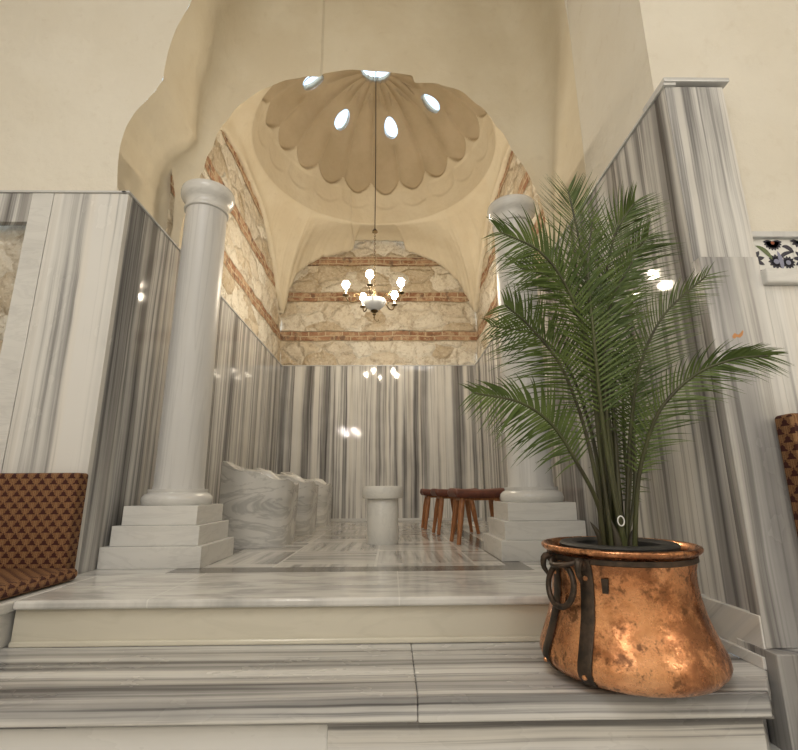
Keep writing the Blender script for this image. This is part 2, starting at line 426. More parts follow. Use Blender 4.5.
# ---- marble wainscot of the recess
structure(MB().box(XL-.04, XL, YL+.0505, YB, ZTR, ZT).build('wall_left', M['wall_left_side']))
structure(MB().box(XL-.04, XR+.04, YB, YB+.04, ZF-.05, ZT).build('wall_back', M['wall_back']))
structure(MB().box(XR, XR+.04, YR+.005, YB, ZTR, ZT).build('wall_right', M['wall_right_side']))
structure(MB().box(XL, XR, YB-.022, YB, ZF, ZF+.035).build('baseboard_back', M['trim'], bevel=.004))
cap = .014
structure(MB().box(XL-.04, XL+.012, YL-.012, YB, ZT, ZT+cap).build('trim_6', M['trim'], bevel=.003))
structure(MB().box(XL-.04, XR+.04, YB-.012, YB+.04, ZT, ZT+cap).build('trim_7', M['trim'], bevel=.003))
structure(MB().box(XR-.012, XR+.05, YR-.012, YB, ZT, ZT+cap).build('trim_8', M['trim'], bevel=.003))

# ---- left front: marble panels around a stone niche
structure(MB().box(-2.2, XL, YL, YL+.05, ZTR, ZT).build('wall_front_left', M['front_left'], bevel=.003))
structure(MB().box(-2.34, -2.203, YL-.002, YL+.05, ZTR, ZT).build('trim_9', M['white'], bevel=.002))
structure(MB().box(-4.5, -2.343, YL, YL+.05, 1.69, ZT).build('wall_front_left_lintel', M['front_right'], bevel=.002))
structure(MB().box(-4.5, -2.343, YL, YL+.05, ZH, .0).build('wall_front_left_low', M['front_left'], bevel=.002))
structure(MB().box(-4.5, XL-.01, YL-.012, YL+.06, ZT, ZT+cap).build('trim_10', M['trim'], bevel=.003))
# stone inside the niche
def stone_slab(name, fn, u0, u1, v0, v1, step=.045, amp=.02, sgn=1):
    mb = MB(); nu = int((u1-u0)/step); nv = int((v1-v0)/step); rows = []
    for j in range(nv+1):
        r = []
        for i in range(nu+1):
            u = u0+(u1-u0)*i/nu; v = v0+(v1-v0)*j/nv
            d = noise.fractal(Vector((u*3.1, v*3.1, 3.3)), 1.0, 2.0, 4)*amp
            r.append(fn(u, v, d))
        rows.append(r)
    mb.grid(rows); return structure(mb.build(name, M['masonry'], smooth='all'))
stone_slab('wall_niche_stone', lambda u, v, d: (u, YL+.10+d*1.5, v), -4.5, -2.2, -.1, 1.75)

# ---- rubble walls above the wainscot
stone_slab('wall_left_stone', lambda u, v, d: (XL-.055+d, u, v), 3.35, YB+.05, ZT-.05, 4.3)
stone_slab('wall_right_stone', lambda u, v, d: (XR+.055-d, u, v), 3.35, YB+.05, ZT-.05, 4.3)
stone_slab('wall_back_stone', lambda u, v, d: (u, YB+.05-d, v), XL-.1, XR+.1, ZT-.05, 4.4)

# ---- arch outlines given as radius tables around a centre
def table(T):
    T = sorted(T)
    def f(a):
        if a <= T[0][0]: return T[0][1]
        for (a0, r0), (a1, r1) in zip(T, T[1:]):
            if a <= a1:
                t = (a-a0)/(a1-a0); t = t*t*(3-2*t) if abs(a1-a0) > 4 else t
                return r0+(r1-r0)*t
        return T[-1][1]
    return f
CX, CZ = -.19, 2.0
frontR = table([(-5, 1.49), (0, 1.49), (13, 1.475), (32, 1.475), (42, 1.53), (53, 1.605), (61, 1.645), (67, 1.625), (75.2, 1.570), (76.4, 1.640), (87, 1.632), (97, 1.655),
                (104.2, 1.655), (105.2, 1.628), (111, 1.672), (117, 1.70), (124, 1.705), (131, 1.69), (140, 1.635), (150, 1.55), (157, 1.505), (170, 1.50), (180, 1.51), (185, 1.51)])
# outer contour of the recess in the hall wall
CONT = [(1.335, -.5), (1.335, 2.6), (1.335, 3.4), (1.30, 3.9), (1.15, 4.4), (.8, 4.75), (.2, 4.95), (-.4, 4.95), (-.9, 4.75), (-1.15, 4.45), (-1.22, 4.25), (-1.33, 4.0),
        (-1.43, 3.75), (-1.50, 3.5), (-1.57, 3.3), (-1.605, 3.1), (-1.615, 2.93), (-1.615, 2.84), (-1.66, 2.74), (-1.71, 2.66), (-1.775, 2.57), (-1.825, 2.44), (-1.845, 2.28), (-1.838, 2.12), (-1.812, 1.9), (-1.80, -.5)]
def contour_hit(a):
    dx, dz = math.cos(a), math.sin(a); best = None
    for (x0, z0), (x1, z1) in zip(CONT, CONT[1:]):
        ex, ez = x1-x0, z1-z0; den = dx*ez-dz*ex
        if abs(den) < 1e-9: continue
        t = ((x0-CX)*ez-(z0-CZ)*ex)/den; q = ((x0-CX)*dz-(z0-CZ)*dx)/den
        if t > 0 and -1e-6 <= q <= 1+1e-6 and (best is None or t < best): best = t
    return best
# recess shell: jamb edge -> tympanum -> fillet -> intrados out to the hall wall
mb = MB(); rows = []
n = 300
angs = [-3.8+187.6*k/n for k in range(n+1)]
for a in angs:
    ar = math.radians(a); A = frontR(a) + .006*noise.noise(Vector((a*.12, 0, 2))); B = contour_hit(ar)
    dx, dz = math.cos(ar), math.sin(ar); rho = min(.30, max(.012, (B-A)*.75))
    def P(r, y): return (CX+dx*r, y, CZ+dz*r)
    yend = YL+.03
    e_ = .03+.20*max(0, dz); row = [P(A+e_+.01, 3.62), P(A+e_, 3.60), P(A+.012, 3.46), P(A, 3.45)]
    for k in range(1, 6): row.append(P(A+.01+(B-rho-A-.01)*k/5, 3.45))
    for k in range(1, 9):
        w = k/8*PI/2; row.append(P(B-rho+rho*math.sin(w), 3.45-rho+rho*math.cos(w)))
    for k in range(1, 6): row.append(P(B, 3.45-rho+(yend-3.45+rho)*k/5))
    rows.append(row)
mb.grid(rows)
structure(mb.build('arch_recess', M['plaster'], smooth=True, angle=50))
# short vertical plaster strips that carry the recess down to the wainscot (left side, right side)
structure(MB().box(1.337, 1.40, 2.0205, 3.6, ZT-.02, CEIL).build('wall_right_plaster', M['plaster_hall']))
structure(MB().box(XL-.10, XL-.088, YL+.03, 3.5, ZT-.02, 1.96).build('wall_left_plaster', M['plaster']))

# hall wall left of / above the recess: plate with the contour cut out
poly = [(-4.5, CEIL), (-4.5, ZT-.02)] + [(x, z) for x, z in CONT[::-1] if z > ZT-.3][1:]
cl = [(1.335, 1.86)]+[(x, z) for x, z in CONT if z > 1.85]
mb = MB(); a_in = []; a_out = []
pts = []
for (x0, z0), (x1, z1) in zip(cl, cl[1:]):
    for k in range(6): pts.append((x0+(x1-x0)*k/6, z0+(z1-z0)*k/6))
pts.append(cl[-1])
# smooth the sampled outline a little
for it in range(3):
    pts = [pts[0]] + [((p[0]+2*q[0]+r[0])/4, (p[1]+2*q[1]+r[1])/4) for p, q, r in zip(pts, pts[1:], pts[2:])] + [pts[-1]]
def outer(x, z):    # push radially to the plate's outer rectangle
    dx, dz = x-CX, z-1.5; t = 1e9
    if dx > 0: t = min(t, (1.45-CX)/dx)
    if dx < 0: t = min(t, (-4.5-CX)/dx)
    if dz > 0: t = min(t, (CEIL-1.5)/dz)
    return (CX+dx*t, 1.5+dz*t)
rows = []
for x, z in pts:
    ox, oz = outer(x, z)
    rows.append([(x, YL+.03, z)] + [(x+(ox-x)*k/4, YL+.03, z+(oz-z)*k/4) for k in range(1, 5)])
rows.append([(-1.80, YL+.03, ZT-.05)] + [(-1.80-2.70*k/4, YL+.03, ZT-.05) for k in range(1, 5)])
mb.grid(rows)
structure(mb.build('wall_hall_left_plaster', M['plaster_hall'], smooth=True))

# ---- chamber vault: arch outlines on four walls -> ring -> fluted dome
DX, DY, ZR, RX, RY, RZ = -.19, 5.08, 4.02, 1.47, 1.50, 1.34
backR = table([(29, 1.74), (38, 1.80), (48, 1.885), (58.6, 1.93), (77, 1.945), (78.4, 2.10), (90, 2.09), (101.6, 2.115), (103, 1.95), (110, 1.97), (119, 2.02), (130, 2.02), (141, 1.90), (151, 1.74)])
sideR = table([(0, 2.02), (20, 2.05), (33, 1.82), (50, 1.80), (72, 1.81), (92, 1.765), (107, 1.84), (122, 1.93), (133, 1.95), (143, 1.93), (149, 1.90), (160, 1.76), (180, 1.72)])
P0 = []
K = 130
def jag(v, k): return .018*noise.noise(Vector((v*7.0, k, 0)))+.012*noise.noise(Vector((v*19.0, k, 5)))
for i in range(K):      # right wall, from the front corner to the back corner
    a = 149-(149-21)*i/K; r = sideR(a)+jag(a*.06, 1); y = 5.2+r*math.cos(math.radians(a)); z = 2.0+r*math.sin(math.radians(a))
    P0.append((XR+.0, min(max(y, 3.60), YB), z))
for i in range(K):      # back wall, right to left
    a = 29+(151-29)*i/K; r = backR(a)+jag(a*.06, 2); x = CX+r*math.cos(math.radians(a)); z = 2.0+r*math.sin(math.radians(a))
    P0.append((min(max(x, XL), XR), YB, z))
for i in range(K):      # left wall, back to front
    a = 21+(149-21)*i/K; r = sideR(a)+jag(a*.06, 3); y = 5.2+r*math.cos(math.radians(a)); z = 2.0+r*math.sin(math.radians(a))
    P0.append((XL, max(3.60, min(y, YB)), z))
for i in range(K):      # front arch seen from inside, left to right
    a = 148-118*i/K; r = frontR(a)+.03+.20*math.sin(math.radians(a)); x = CX+r*math.cos(math.radians(a)); z = 2.0+r*math.sin(math.radians(a))
    P0.append((min(max(x, XL), XR), 3.60, z))
# left wall parameter runs the other way round: both side walls share one table
mb = MB()
def lerp(a, b, t): return a+(b-a)*t
NP = 12; ND = 150; rows = []; n = len(P0)
ang = [math.atan2((p[1]-DY), p[0]-DX) for p in P0]
un = [ang[0]]
for a in ang[1:]:
    while a < un[-1]-PI: a += 2*PI
    un.append(a)
for i in range(1, n): un[i] = max(un[i], un[i-1]+.0015)
lim = un[0]+2*PI-.0015
for i in range(n-1, 0, -1):
    if un[i] > lim: un[i] = lim
    lim = un[i]-.0015
uni = [un[0]+(un[-1]-un[0])*i/(n-1) for i in range(n)]
ang = [.45*a+.55*b for a, b in zip(un, uni)]
for it in range(20): ang = [ang[0]]+[(ang[i-1]+2*ang[i]+ang[i+1])/4 for i in range(1, n-1)]+[ang[-1]]
for i in range(NP):
    t = i/NP; r = []
    for p, a in zip(P0, ang):
        q = (DX+RX*math.cos(a), DY+RY*math.sin(a), ZR)
        e = math.sin(PI*t)*.13*min(1, math.dist(p, q)); ez = math.sin(PI*t)*.10*min(1, math.hypot(p[0]-q[0], p[1]-q[1]))
        d = noise.fractal(Vector((p[0]*1.5, p[1]*1.5, t*2)), 1, 2, 3)*.012
        r.append((lerp(p[0], q[0], t)+math.cos(a)*(e+d), lerp(p[1], q[1], t)+math.sin(a)*(e+d), lerp(p[2], q[2], t)+ez))
    rows.append(r)
NF = 19
OCXY = [(DX+RX*.54*math.cos(math.radians(25+51.43*k)), DY+RY*.54*math.sin(math.radians(25+51.43*k))) for k in range(7)]
def sst(x): x = max(0, min(1, x)); return x*x*(3-2*x)
for j in range(ND+1):
    ps = (j/ND)*PI/2*.985; r = []
    for a in ang:
        s_ = ((a/(2*PI)*NF) % 1.0)*2-1
        zz = ZR+RZ*math.sin(ps); cc = math.cos(ps)
        ch = (1-abs(s_)**3)
        f1 = .055*ch*sst((zz-(4.50+.15*s_*s_+.03*math.sin(a*3)))/.045)*sst(cc/.3)
        bx_, by_ = DX+RX*cc*math.cos(a), DY+RY*cc*math.sin(a)
        dd = min(math.hypot(bx_-x_, by_-y_) for x_, y_ in OCXY)
        f1 = lerp(.05, f1, sst((dd-.15)/.12))
        f2 = .014*ch*sst((zz-(4.24+.10*s_*s_))/.06)*(1-sst((zz-4.50)/.03))
        d = f1+f2+.008*noise.fractal(Vector((math.cos(a)*2*cc, math.sin(a)*2*cc, zz*2)), 1, 2, 3)
        r.append((DX+(RX*cc+d)*math.cos(a), DY+(RY*cc+d)*math.sin(a), zz+d*math.sin(ps)))
    rows.append(r)
vs = mb.grid(rows, closed=True)
mb.bm.faces.new(vs[-1])
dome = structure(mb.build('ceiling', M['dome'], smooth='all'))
# oculi: open the mesh inside each oval and draw its edge onto the outline
OC = []
for k in range(7):
    a = math.radians(25+51.43*k); q = .54
    cx, cy = DX+RX*q*math.cos(a), DY+RY*q*math.sin(a); zc = ZR+RZ*math.sqrt(1-q*q)
    nrm = Vector((q*math.cos(a)/RX, q*math.sin(a)/RY, math.sqrt(1-q*q)/RZ)).normalized()
    OC.append((Vector((cx, cy, zc)), nrm, .092, .150))
OC.append((Vector((DX, DY, ZR+RZ)), Vector((0, 0, 1)), .20, .20))
def frame(c, nrm):
    rad = Vector((c.x-DX, c.y-DY, 0)); rad = rad.normalized() if rad.length > .01 else Vector((1, 0, 0))
    tv = (rad - nrm*rad.dot(nrm)).normalized(); return tv, nrm.cross(tv)
def outline(w, ra, rb):
    egg = 1+.22*math.cos(w) if rb != ra else 1
    return rb*math.cos(w), ra*math.sin(w)*egg
bmd = bmesh.new(); bmd.from_mesh(dome.data)
for c, nr, ra, rb in OC:
    tv, sv = frame(c, nr)
    def rel(p):
        d = p-c; u, v = d.dot(tv), d.dot(sv); w = math.atan2(v/ra, u/rb); ou, ov = outline(w, ra, rb)
        return math.hypot(u, v)/max(1e-6, math.hypot(ou, ov)), w
    kill = [f for f in bmd.faces if (f.calc_center_median()-c).length < .4 and rel(f.calc_center_median())[0] < 1.0]
    rim = {v for f in kill for v in f.verts}
    bmesh.ops.delete(bmd, geom=kill, context='FACES')
    for v in rim:
        if v.is_valid and v.is_boundary and v.link_faces:
            w = rel(v.co)[1]; ou, ov = outline(w, ra, rb); h = (v.co-c).dot(nr); v.co = c+tv*ou+sv*ov+nr*h
loose = [v for v in bmd.verts if not v.link_faces]
bmesh.ops.delete(bmd, geom=loose, context='VERTS')
bmd.to_mesh(dome.data); bmd.free()
# browner plaster tone inside the flutes, alcove plaster elsewhere
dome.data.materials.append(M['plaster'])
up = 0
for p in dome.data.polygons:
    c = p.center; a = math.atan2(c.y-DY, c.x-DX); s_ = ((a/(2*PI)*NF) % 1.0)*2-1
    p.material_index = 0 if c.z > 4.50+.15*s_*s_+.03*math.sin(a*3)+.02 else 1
    if c.z > 4.6: up += 1 if p.normal.z > 0 else -1
sol = dome.modifiers.new('solid', 'SOLIDIFY'); sol.thickness = .09; sol.offset = 1 if up > 0 else -1
def oval(mbx, c, nrm, ra, rb, h0, h1, seg=32):
    tv, sv = frame(c, nrm); lo = []; hi = []
    for k in range(seg):
        ou, ov = outline(2*PI*k/seg, ra, rb); d = tv*ou+sv*ov
        lo.append(mbx.bm.verts.new(c+d+nrm*h0)); hi.append(mbx.bm.verts.new(c+d+nrm*h1))
    for k in range(seg): mbx.bm.faces.new((lo[k], lo[(k+1)%seg], hi[(k+1)%seg], hi[k]))
    mbx.bm.faces.new(lo[::-1]); mbx.bm.faces.new(hi)
s = N('oculus_glass_mat'); s.set(color=(.92, .96, 1.0), rough=.12, trans=1.0)
for i, (c, nr, ra, rb) in enumerate(OC):
    mbx = MB(); oval(mbx, c, nr, ra*1.01, rb*1.01, .035, .047)
    structure(mbx.build('window_%d' % (i+1), s.m, bevel=.004))

# ---- right front: pier, lower wall, tile band, plaster
structure(MB().box(XR+.0005, 1.62, YR, YR+.16, .962, ZT).build('wall_front_right', M['front_right'], bevel=.003))
structure(MB().box(XR-.012, 1.645, YR-.02, YR+.18, ZT+cap, ZT+cap+.022).build('trim_11', M['trim'], bevel=.004))
structure(MB().box(1.5765, 4.6, 1.820, 1.96, -.553, .8299).build('wall_front_right_side', M['front_right'], bevel=.003))
low = structure(MB().box(1.320, 1.576, 1.818, 1.8745, -.553, .962).build('wall_front_right_low', M['front_right_low'], bevel=.004))
structure(MB().box(1.312, 4.6, 1.765, 1.96, ZH, -.554).build('wall_front_right_base', M['front_right'], bevel=.004))
structure(MB().box(1.337, 4.6, 1.96, 2.02, .9, CEIL).build('wall_hall_right_plaster', M['plaster_hall']))
# stain on the lower panel
st = MB(); 
P = [(1.512, .612), (1.522, .622), (1.535, .614), (1.547, .622), (1.556, .634), (1.560, .630), (1.553, .612), (1.540, .602), (1.527, .606), (1.519, .598), (1.510, .602)]
st.prism([(x-.11, z-.005) for x, z in P], 1.8168, 1.8176); structure(st.build('trim_12', M['stain']))
# ledge and tiles
structure(MB().box(1.572, 4.6, 1.79, 1.94, .830, .897).build('trim_13', M['white'], bevel=.008))
structure(MB().box(1.62, 4.6, 1.935, 1.98, 1.125, 1.155).build('trim_14', M['trim'], bevel=.004))
def leafshape(mbx, x, z, a, L, w, y, bend=0.0):
    A = []; B = []
    for k in range(9):
        t = k/8; ca = a+bend*(t-.5); px = x+math.cos(a+bend*t*.5)*L*t; pz = z+math.sin(a+bend*t*.5)*L*t
        h = w*math.sin(PI*t)**.8
        A.append(mbx.bm.verts.new((px-math.sin(ca)*h, y, pz+math.cos(ca)*h))); B.append(mbx.bm.verts.new((px+math.sin(ca)*h, y, pz-math.cos(ca)*h)))
    for k in range(8): mbx.bm.faces.new((A[k], A[k+1], B[k+1], B[k]))
def disc(mbx, x, z, r, y, seg=14):
    mbx.bm.faces.new([mbx.bm.verts.new((x+r*math.cos(2*PI*k/seg), y, z+r*math.sin(2*PI*k/seg))) for k in range(seg)])
for i in range(5):
    x0 = 1.625+.24*i; z0 = .935; y = 1.956
    t = structure(MB().box(x0, x0+.238, y, 1.98, z0, z0+.19).build('tile_band_%d' % (i+1), M['tile_white'], bevel=.002))
    mbb, mg, mr, mp = MB(), MB(), MB(), MB()
    yb = y-.0008
    for k in range(9): leafshape(mbb, x0+.045, z0+.085, 2*PI*k/9+.2, .055, .011, yb)
    for k in range(12): leafshape(mbb, x0+.150, z0+.075, 2*PI*k/12, .038, .0085, yb)
    for k in range(12): leafshape(mbb, x0+.205, z0+.070, 2*PI*k/12+.1, .034, .0075, yb)
    for k in range(10): leafshape(mbb, x0+.15, z0+.175, PI+PI*k/9, .045, .010, yb)
    for k in range(6): leafshape(mbb, x0+.03, z0+.18, PI+PI*k/5, .035, .008, yb)
    leafshape(mbb, x0+.05, z0+.03, -.25, .09, .010, yb, .3)
    leafshape(mbb, x0+.17, z0+.08, 1.25, .085, .012, yb, -1.4)
    leafshape(mbb, x0+.19, z0+.15, .1, .06, .014, yb, -1.2)
    leafshape(mg, x0+.065, z0+.155, -.35, .10, .013, yb-.0004, -.9)
    leafshape(mg, x0+.075, z0+.033, -.3, .05, .005, yb-.0004, .3)
    leafshape(mp, x0+.172, z0+.03, 1.45, .10, .011, yb-.0004, .4)
    disc(mr, x0+.045, z0+.085, .012, yb-.0008); disc(mp, x0+.150, z0+.075, .013, yb-.0008); disc(mp, x0+.205, z0+.070, .012, yb-.0008); disc(mr, x0+.15, z0+.17, .009, yb-.0008)
    mbb.build('painted_flower', M['tile_blue'], t, solid=0); mg.build('painted_leaf', M['tile_green'], t); mr.build('painted_centre', M['tile_red'], t); mp.build('painted_petal', M['tile_pale'], t)

# ---- hall behind the camera
structure(MB().box(-4.6, -4.5, -6, 2.8, ZH, CEIL).build('wall_hall_left', M['plaster_hall']))
structure(MB().box(4.6, 4.7, -6, 2.0, ZH, CEIL).build('wall_hall_right', M['plaster_hall']))
structure(MB().box(-4.6, 4.7, -6.1, -6, ZH, CEIL).build('wall_hall_back', M['plaster_hall']))
structure(MB().box(-4.6, 4.7, -6.1, 2.85, CEIL, CEIL+.1).build('ceiling_hall', M['plaster_hall']))
structure(MB().box(1.40, 1.45, 2.0, 2.85, ZT, CEIL).build('wall_hall_return', M['plaster_hall']))

# ------------------------------------------------------------------ columns
def column(x, y, label):
    t = thing('marble_column', label, 'column', (x, y, ZF))
    for k, (h, z0, z1) in enumerate(((.298, 0, .122), (.262, .1225, .238), (.226, .2385, .352))):
        MB().box(-h, h, -h, h, z0, z1).build('plinth_step', M['white'], t, bevel=.003)
    b = [(.206, .3525), (.214, .365), (.218, .385), (.213, .405), (.200, .420), (.184, .428), (.182, .438), (.185, .4385), (.185, .452), (.172, .4525)]
    MB().lathe(b, seg=64).build('base_moulding', M['white'], t, smooth=True)
    MB().lathe([(.160, .4526), (.156, .48), (.155, .6), (.154, 1.2), (.152, 1.8), (.147, 2.50)], seg=64).build('shaft', M['shaft'], t, smooth=True, angle=60)
    c = [(.153, 2.501), (.159, 2.506), (.161, 2.518), (.157, 2.530), (.155, 2.55), (.157, 2.565), (.165, 2.585), (.182, 2.603), (.190, 2.618), (.194, 2.635), (.195, 2.66), (.190, 2.682), (.184, 2.688)]
    MB().lathe(c, seg=64).build('capital', M['white'], t, smooth=True)
    return t
column(-1.415, 3.25, 'white marble column on a stepped plinth, beside the dark left side wall')
column(.99, 3.42, 'white marble column on a stepped plinth, behind the potted palm')

# ------------------------------------------------------------------ washing basins along the left wall
def basin(y0, dx, label, seed, dep=.50):
    rnd = random.Random(seed)
    t = thing('washing_basin', label, 'basin', (-1.395, y0, ZF), 0, 'marble basins along the left wall')
    W = .555+dx; D = dep; R = .16
    out = []
    def arc(cx, cy, a0, a1, r, n=8): return [(cx+r*math.cos(a0+(a1-a0)*k/n), cy+r*math.sin(a0+(a1-a0)*k/n)) for k in range(n+1)]
    base = [(0, 0)] + [(W*.0+(W-R)*k/10, .05*math.sin(PI*k/10)*-1) for k in range(1, 10)] + arc(W-R, R, -PI/2, 0, R) + [(W, R+(D-2*.06-R)*k/4+.0) for k in range(1, 4)] + arc(W-.06, D-.06, 0, PI/2, .06, 4) + [(W*(1-k/8), D) for k in range(1, 9)]
    n = len(base); cx, cy = W*.5, D*.5
    ph = rnd.uniform(0, 6)
    def top(x, y):
        f = max(0, 1-x/W)
        return .505+.145*f**.9+.02*math.exp(-((x-.02)/.04)**2)+.012*math.sin(x*24+ph)+.03*math.sin(x*14+ph+y*8)*sst(y/.2)
    mb = MB(); rows = []
    for f in (0, .03, .5, .97):
        rows.append([(x*(1-.035*(1-f))+.0, y, top(x, y)*f if f > .03 else f*.6) for x, y in base])
    rows.append([(x, y, top(x, y)) for x, y in base])
    def ins(x, y, k): return (cx+(x-cx)*k, cy+(y-cy)*k)
    rows.append([(*ins(x, y, .97), top(x, y)+.006) for x, y in base])
    rows.append([(*ins(x, y, .84), top(x, y)-.004) for x, y in base])
    rows.append([(*ins(x, y, .80), top(x, y)-.03) for x, y in base])
    rows.append([(*ins(x, y, .55), .33) for x, y in base])
    rows.append([(*ins(x, y, .12), .30) for x, y in base])
    vs = mb.grid(rows, closed=True); mb.bm.faces.new(vs[0][::-1]); mb.bm.faces.new(vs[-1])
    mb.build('basin_body', M['basin'], t, smooth=True, angle=50)
    tp = MB(); tp.lathe([(.018, 0), (.02, .004), (.012, .006)], (cx, cy, .301), 16); tp.build('drain', M['brass'], t, smooth=True)
    return t
basin(3.98, .0, 'carved marble basin nearest the left column, widest of the row', 1)
basin(4.93, .03, 'marble washing basin between the widest basin and the one against the back wall', 2, .56)
basin(6.08, .04, 'far marble basin in the row, closest to the striped back wall', 5, .6)

# ------------------------------------------------------------------ round marble stool
t = thing('round_pedestal', 'round white marble pedestal stool with a thick disc top, centre of floor', 'pedestal', (-.075, 4.22, ZF))
MB().lathe([(.132, 0), (.134, .01), (.134, .36), (.130, .366)], seg=56).build('post', M['stool_marble'], t, smooth=True)
MB().lathe([(.140, .3665), (.168, .369), (.174, .38), (.177, .42), (.175, .455), (.168, .468), (.150, .472)], seg=56).build('round_top', M['stool_marble'], t, smooth=True)

# ------------------------------------------------------------------ wooden stools
def make_stool():
    t = thing('wooden_stool', 'tmp', 'stool', (0, 0, 0), 0, 'leather topped wooden stools')
    L, W, H = .44, .30, .46
    mb = MB(); rows = []; nu, nv = 18, 10
    def dish(u): return .010*(u*2)**2
    top = []
    for j in range(nv+1):
        v = j/nv-.5; top.append([(u*L, v*W, H-.02+dish(u)-.016*(abs(v*2)**4)) for u in [i/nu-.5 for i in range(nu+1)]])
    vt = mb.grid(top)
    bot = [[(p[0]*.95, p[1]*.92, H-.092+.6*dish(p[0]/L)) for p in r] for r in top]
    vb = mb.grid([r[::-1] for r in bot])
    vb = [r[::-1] for r in vb]
    def edge(V): return V[0] + [r[-1] for r in V[1:]] + V[-1][-2::-1] + [r[0] for r in V[-2:0:-1]]
    a, b = edge(vt), edge(vb)
    n_ = len(a); mid = [mb.bm.verts.new((a[k].co.x*1.03, a[k].co.y*1.04, (a[k].co.z+b[k].co.z)/2)) for k in range(n_)]
    for k in range(n_):
        q = (k+1) % n_; mb.bm.faces.new((a[k], mid[k], mid[q], a[q])); mb.bm.faces.new((mid[k], b[k], b[q], mid[q]))
    mb.build('seat', M['leather'], t, smooth='all')
    MB().box(-.17, .17, -.10, .10, H-.112, H-.09).build('seat_frame', M['wood'], t, bevel=.004)
    for sx in (-1, 1):
        for sy in (-1, 1):
            p0 = Vector((sx*.15, sy*.085, H-.09)); p1 = Vector((sx*.205, sy*.135, .0))
            pts = [p0.lerp(p1, k/8) for k in range(9)]
            pts[-1].z = .002
            MB().tube(pts, [.023, .026, .0265, .026, .0245, .022, .0195, .0175, .019], 14).build('leg', M['wood'], t, smooth=True)
    return t
p = make_stool(); st_spots = [(.74, 4.20, .10, 'nearest wooden stool with leather saddle seat, closest to the right column'),
      (.66, 5.08, .10, 'wooden stool with leather seat standing between the nearest and the farthest stool'),
      (.58, 5.72, .06, 'farthest wooden stool with leather seat, just right of the round pedestal')]
st = [p, copy_tree(p), copy_tree(p)]
for o, (x, y, rz, lb) in zip(st, st_spots):
    o.location = (x, y, ZF); o.rotation_euler.z = rz; o['label'] = lb

# ------------------------------------------------------------------ chandelier
CHX, CHY, CHZ = -.19, 5.08, 2.03
t = thing('chandelier', 'small lit five-arm chandelier with white porcelain bowl hanging under the dome', 'chandelier', (CHX, CHY, CHZ))
top = ZR+RZ-.0-CHZ
mb = MB(); mb.tube([(0, 0, .98), (0.004, 0, 1.9), (0, 0, top+.06)], .0055, 8); 
mb.build('cable', M['iron'], t, smooth=True)
mb = MB()
for k in range(28):      # chain links
    z = .22+k*.027; a = (k % 2)*PI/2; ring = []
    for j in range(12):
        w = 2*PI*j/12; ring.append((math.cos(a)*.009*math.cos(w), math.sin(a)*.009*math.cos(w), z+.017*math.sin(w)))
    mb.tube(ring, .0028, 6, closed=True)
mb.build('chain', M['brass'], t, smooth=True)
MB().lathe([(.004, .965), (.035, .968), (.03, .985), (.012, 1.01), (.004, 1.015)], seg=20).build('hanger_cup', M['brass'], t, smooth=True)
MB().tube([(-.16, 0, 5.42-CHZ), (.16, 0, 5.42-CHZ)], .006, 6)
MB().lathe([(.012, -.035), (.03, -.03), (.075, -.005), (.115, .035), (.135, .075), (.136, .09), (.128, .094), (.10, .098), (.05, .105), (.02, .11)], seg=40).build('porcelain_bowl', M['porcelain'], t, smooth=True)
MB().lathe([(.003, -.13), (.008, -.125), (.012, -.11), (.006, -.1), (.008, -.09), (.022, -.08), (.018, -.068), (.012, -.062), (.03, -.052), (.045, -.04), (.04, -.032), (.02, -.03)], seg=20).build('finial', M['brass'], t, smooth=True)
MB().lathe([(.02, .1105), (.028, .12), (.012, .14), (.018, .16), (.01, .18), (.014, .20), (.005, .215)], seg=20).build('central_stem', M['brass'], t, smooth=True)
# small hook hanging below
MB().tube([(0, 0, -.128), (.012, 0, -.15), (.03, 0, -.165), (.05, 0, -.155), (.045, 0, -.14)], .004, 6).build('hook', M['brass'], t, smooth=True)
for a in (-97, -22, 45, 117, 190):
    w = math.radians(a); d = Vector((math.cos(w), math.sin(w), 0)); R = .33
    pts = bez([d*.10+Vector((0, 0, .115)), d*.15+Vector((0, 0, .155)), d*.19+Vector((0, 0, .10)), d*.245+Vector((0, 0, .055)), d*.30+Vector((0, 0, .065)), d*R+Vector((0, 0, .12))], 22)
    arm = MB().tube(pts, [.008]*23, 8).build('arm', M['brass'], t, smooth=True)
    # curl near the bowl
    MB().tube(bez([d*.17+Vector((0, 0, .13)), d*.20+Vector((0, 0, .165)), d*.235+Vector((0, 0, .15)), d*.225+Vector((0, 0, .12)), d*.205+Vector((0, 0, .13))], 12), .005, 6).build('scroll', M['brass'], arm, smooth=True)
    c = d*R
    MB().lathe([(.004, .115), (.035, .128), (.038, .134), (.012, .136), (.012, .14)], (c.x, c.y, 0), 20).build('drip_pan', M['brass'], arm, smooth=True)
    MB().lathe([(.012, .1405), (.012, .205)], (c.x, c.y, 0), 14).build('candle_sleeve', M['candle'], arm, smooth=True)
    MB().lathe([(.009, .206), (.016, .212), (.034, .234), (.042, .256), (.040, .280), (.026, .302), (.006, .311)], (c.x, c.y, 0), 16).build('bulb', M['bulb'], arm, smooth='all')
mb = MB(); mb.tube([(DX-.215, CHY, ZR+RZ+.028), (DX+.215, CHY, ZR+RZ+.028)], .008, 8); mb.build('hanging_bar', M['iron'], t).location = (-CHX, -CHY, -CHZ)

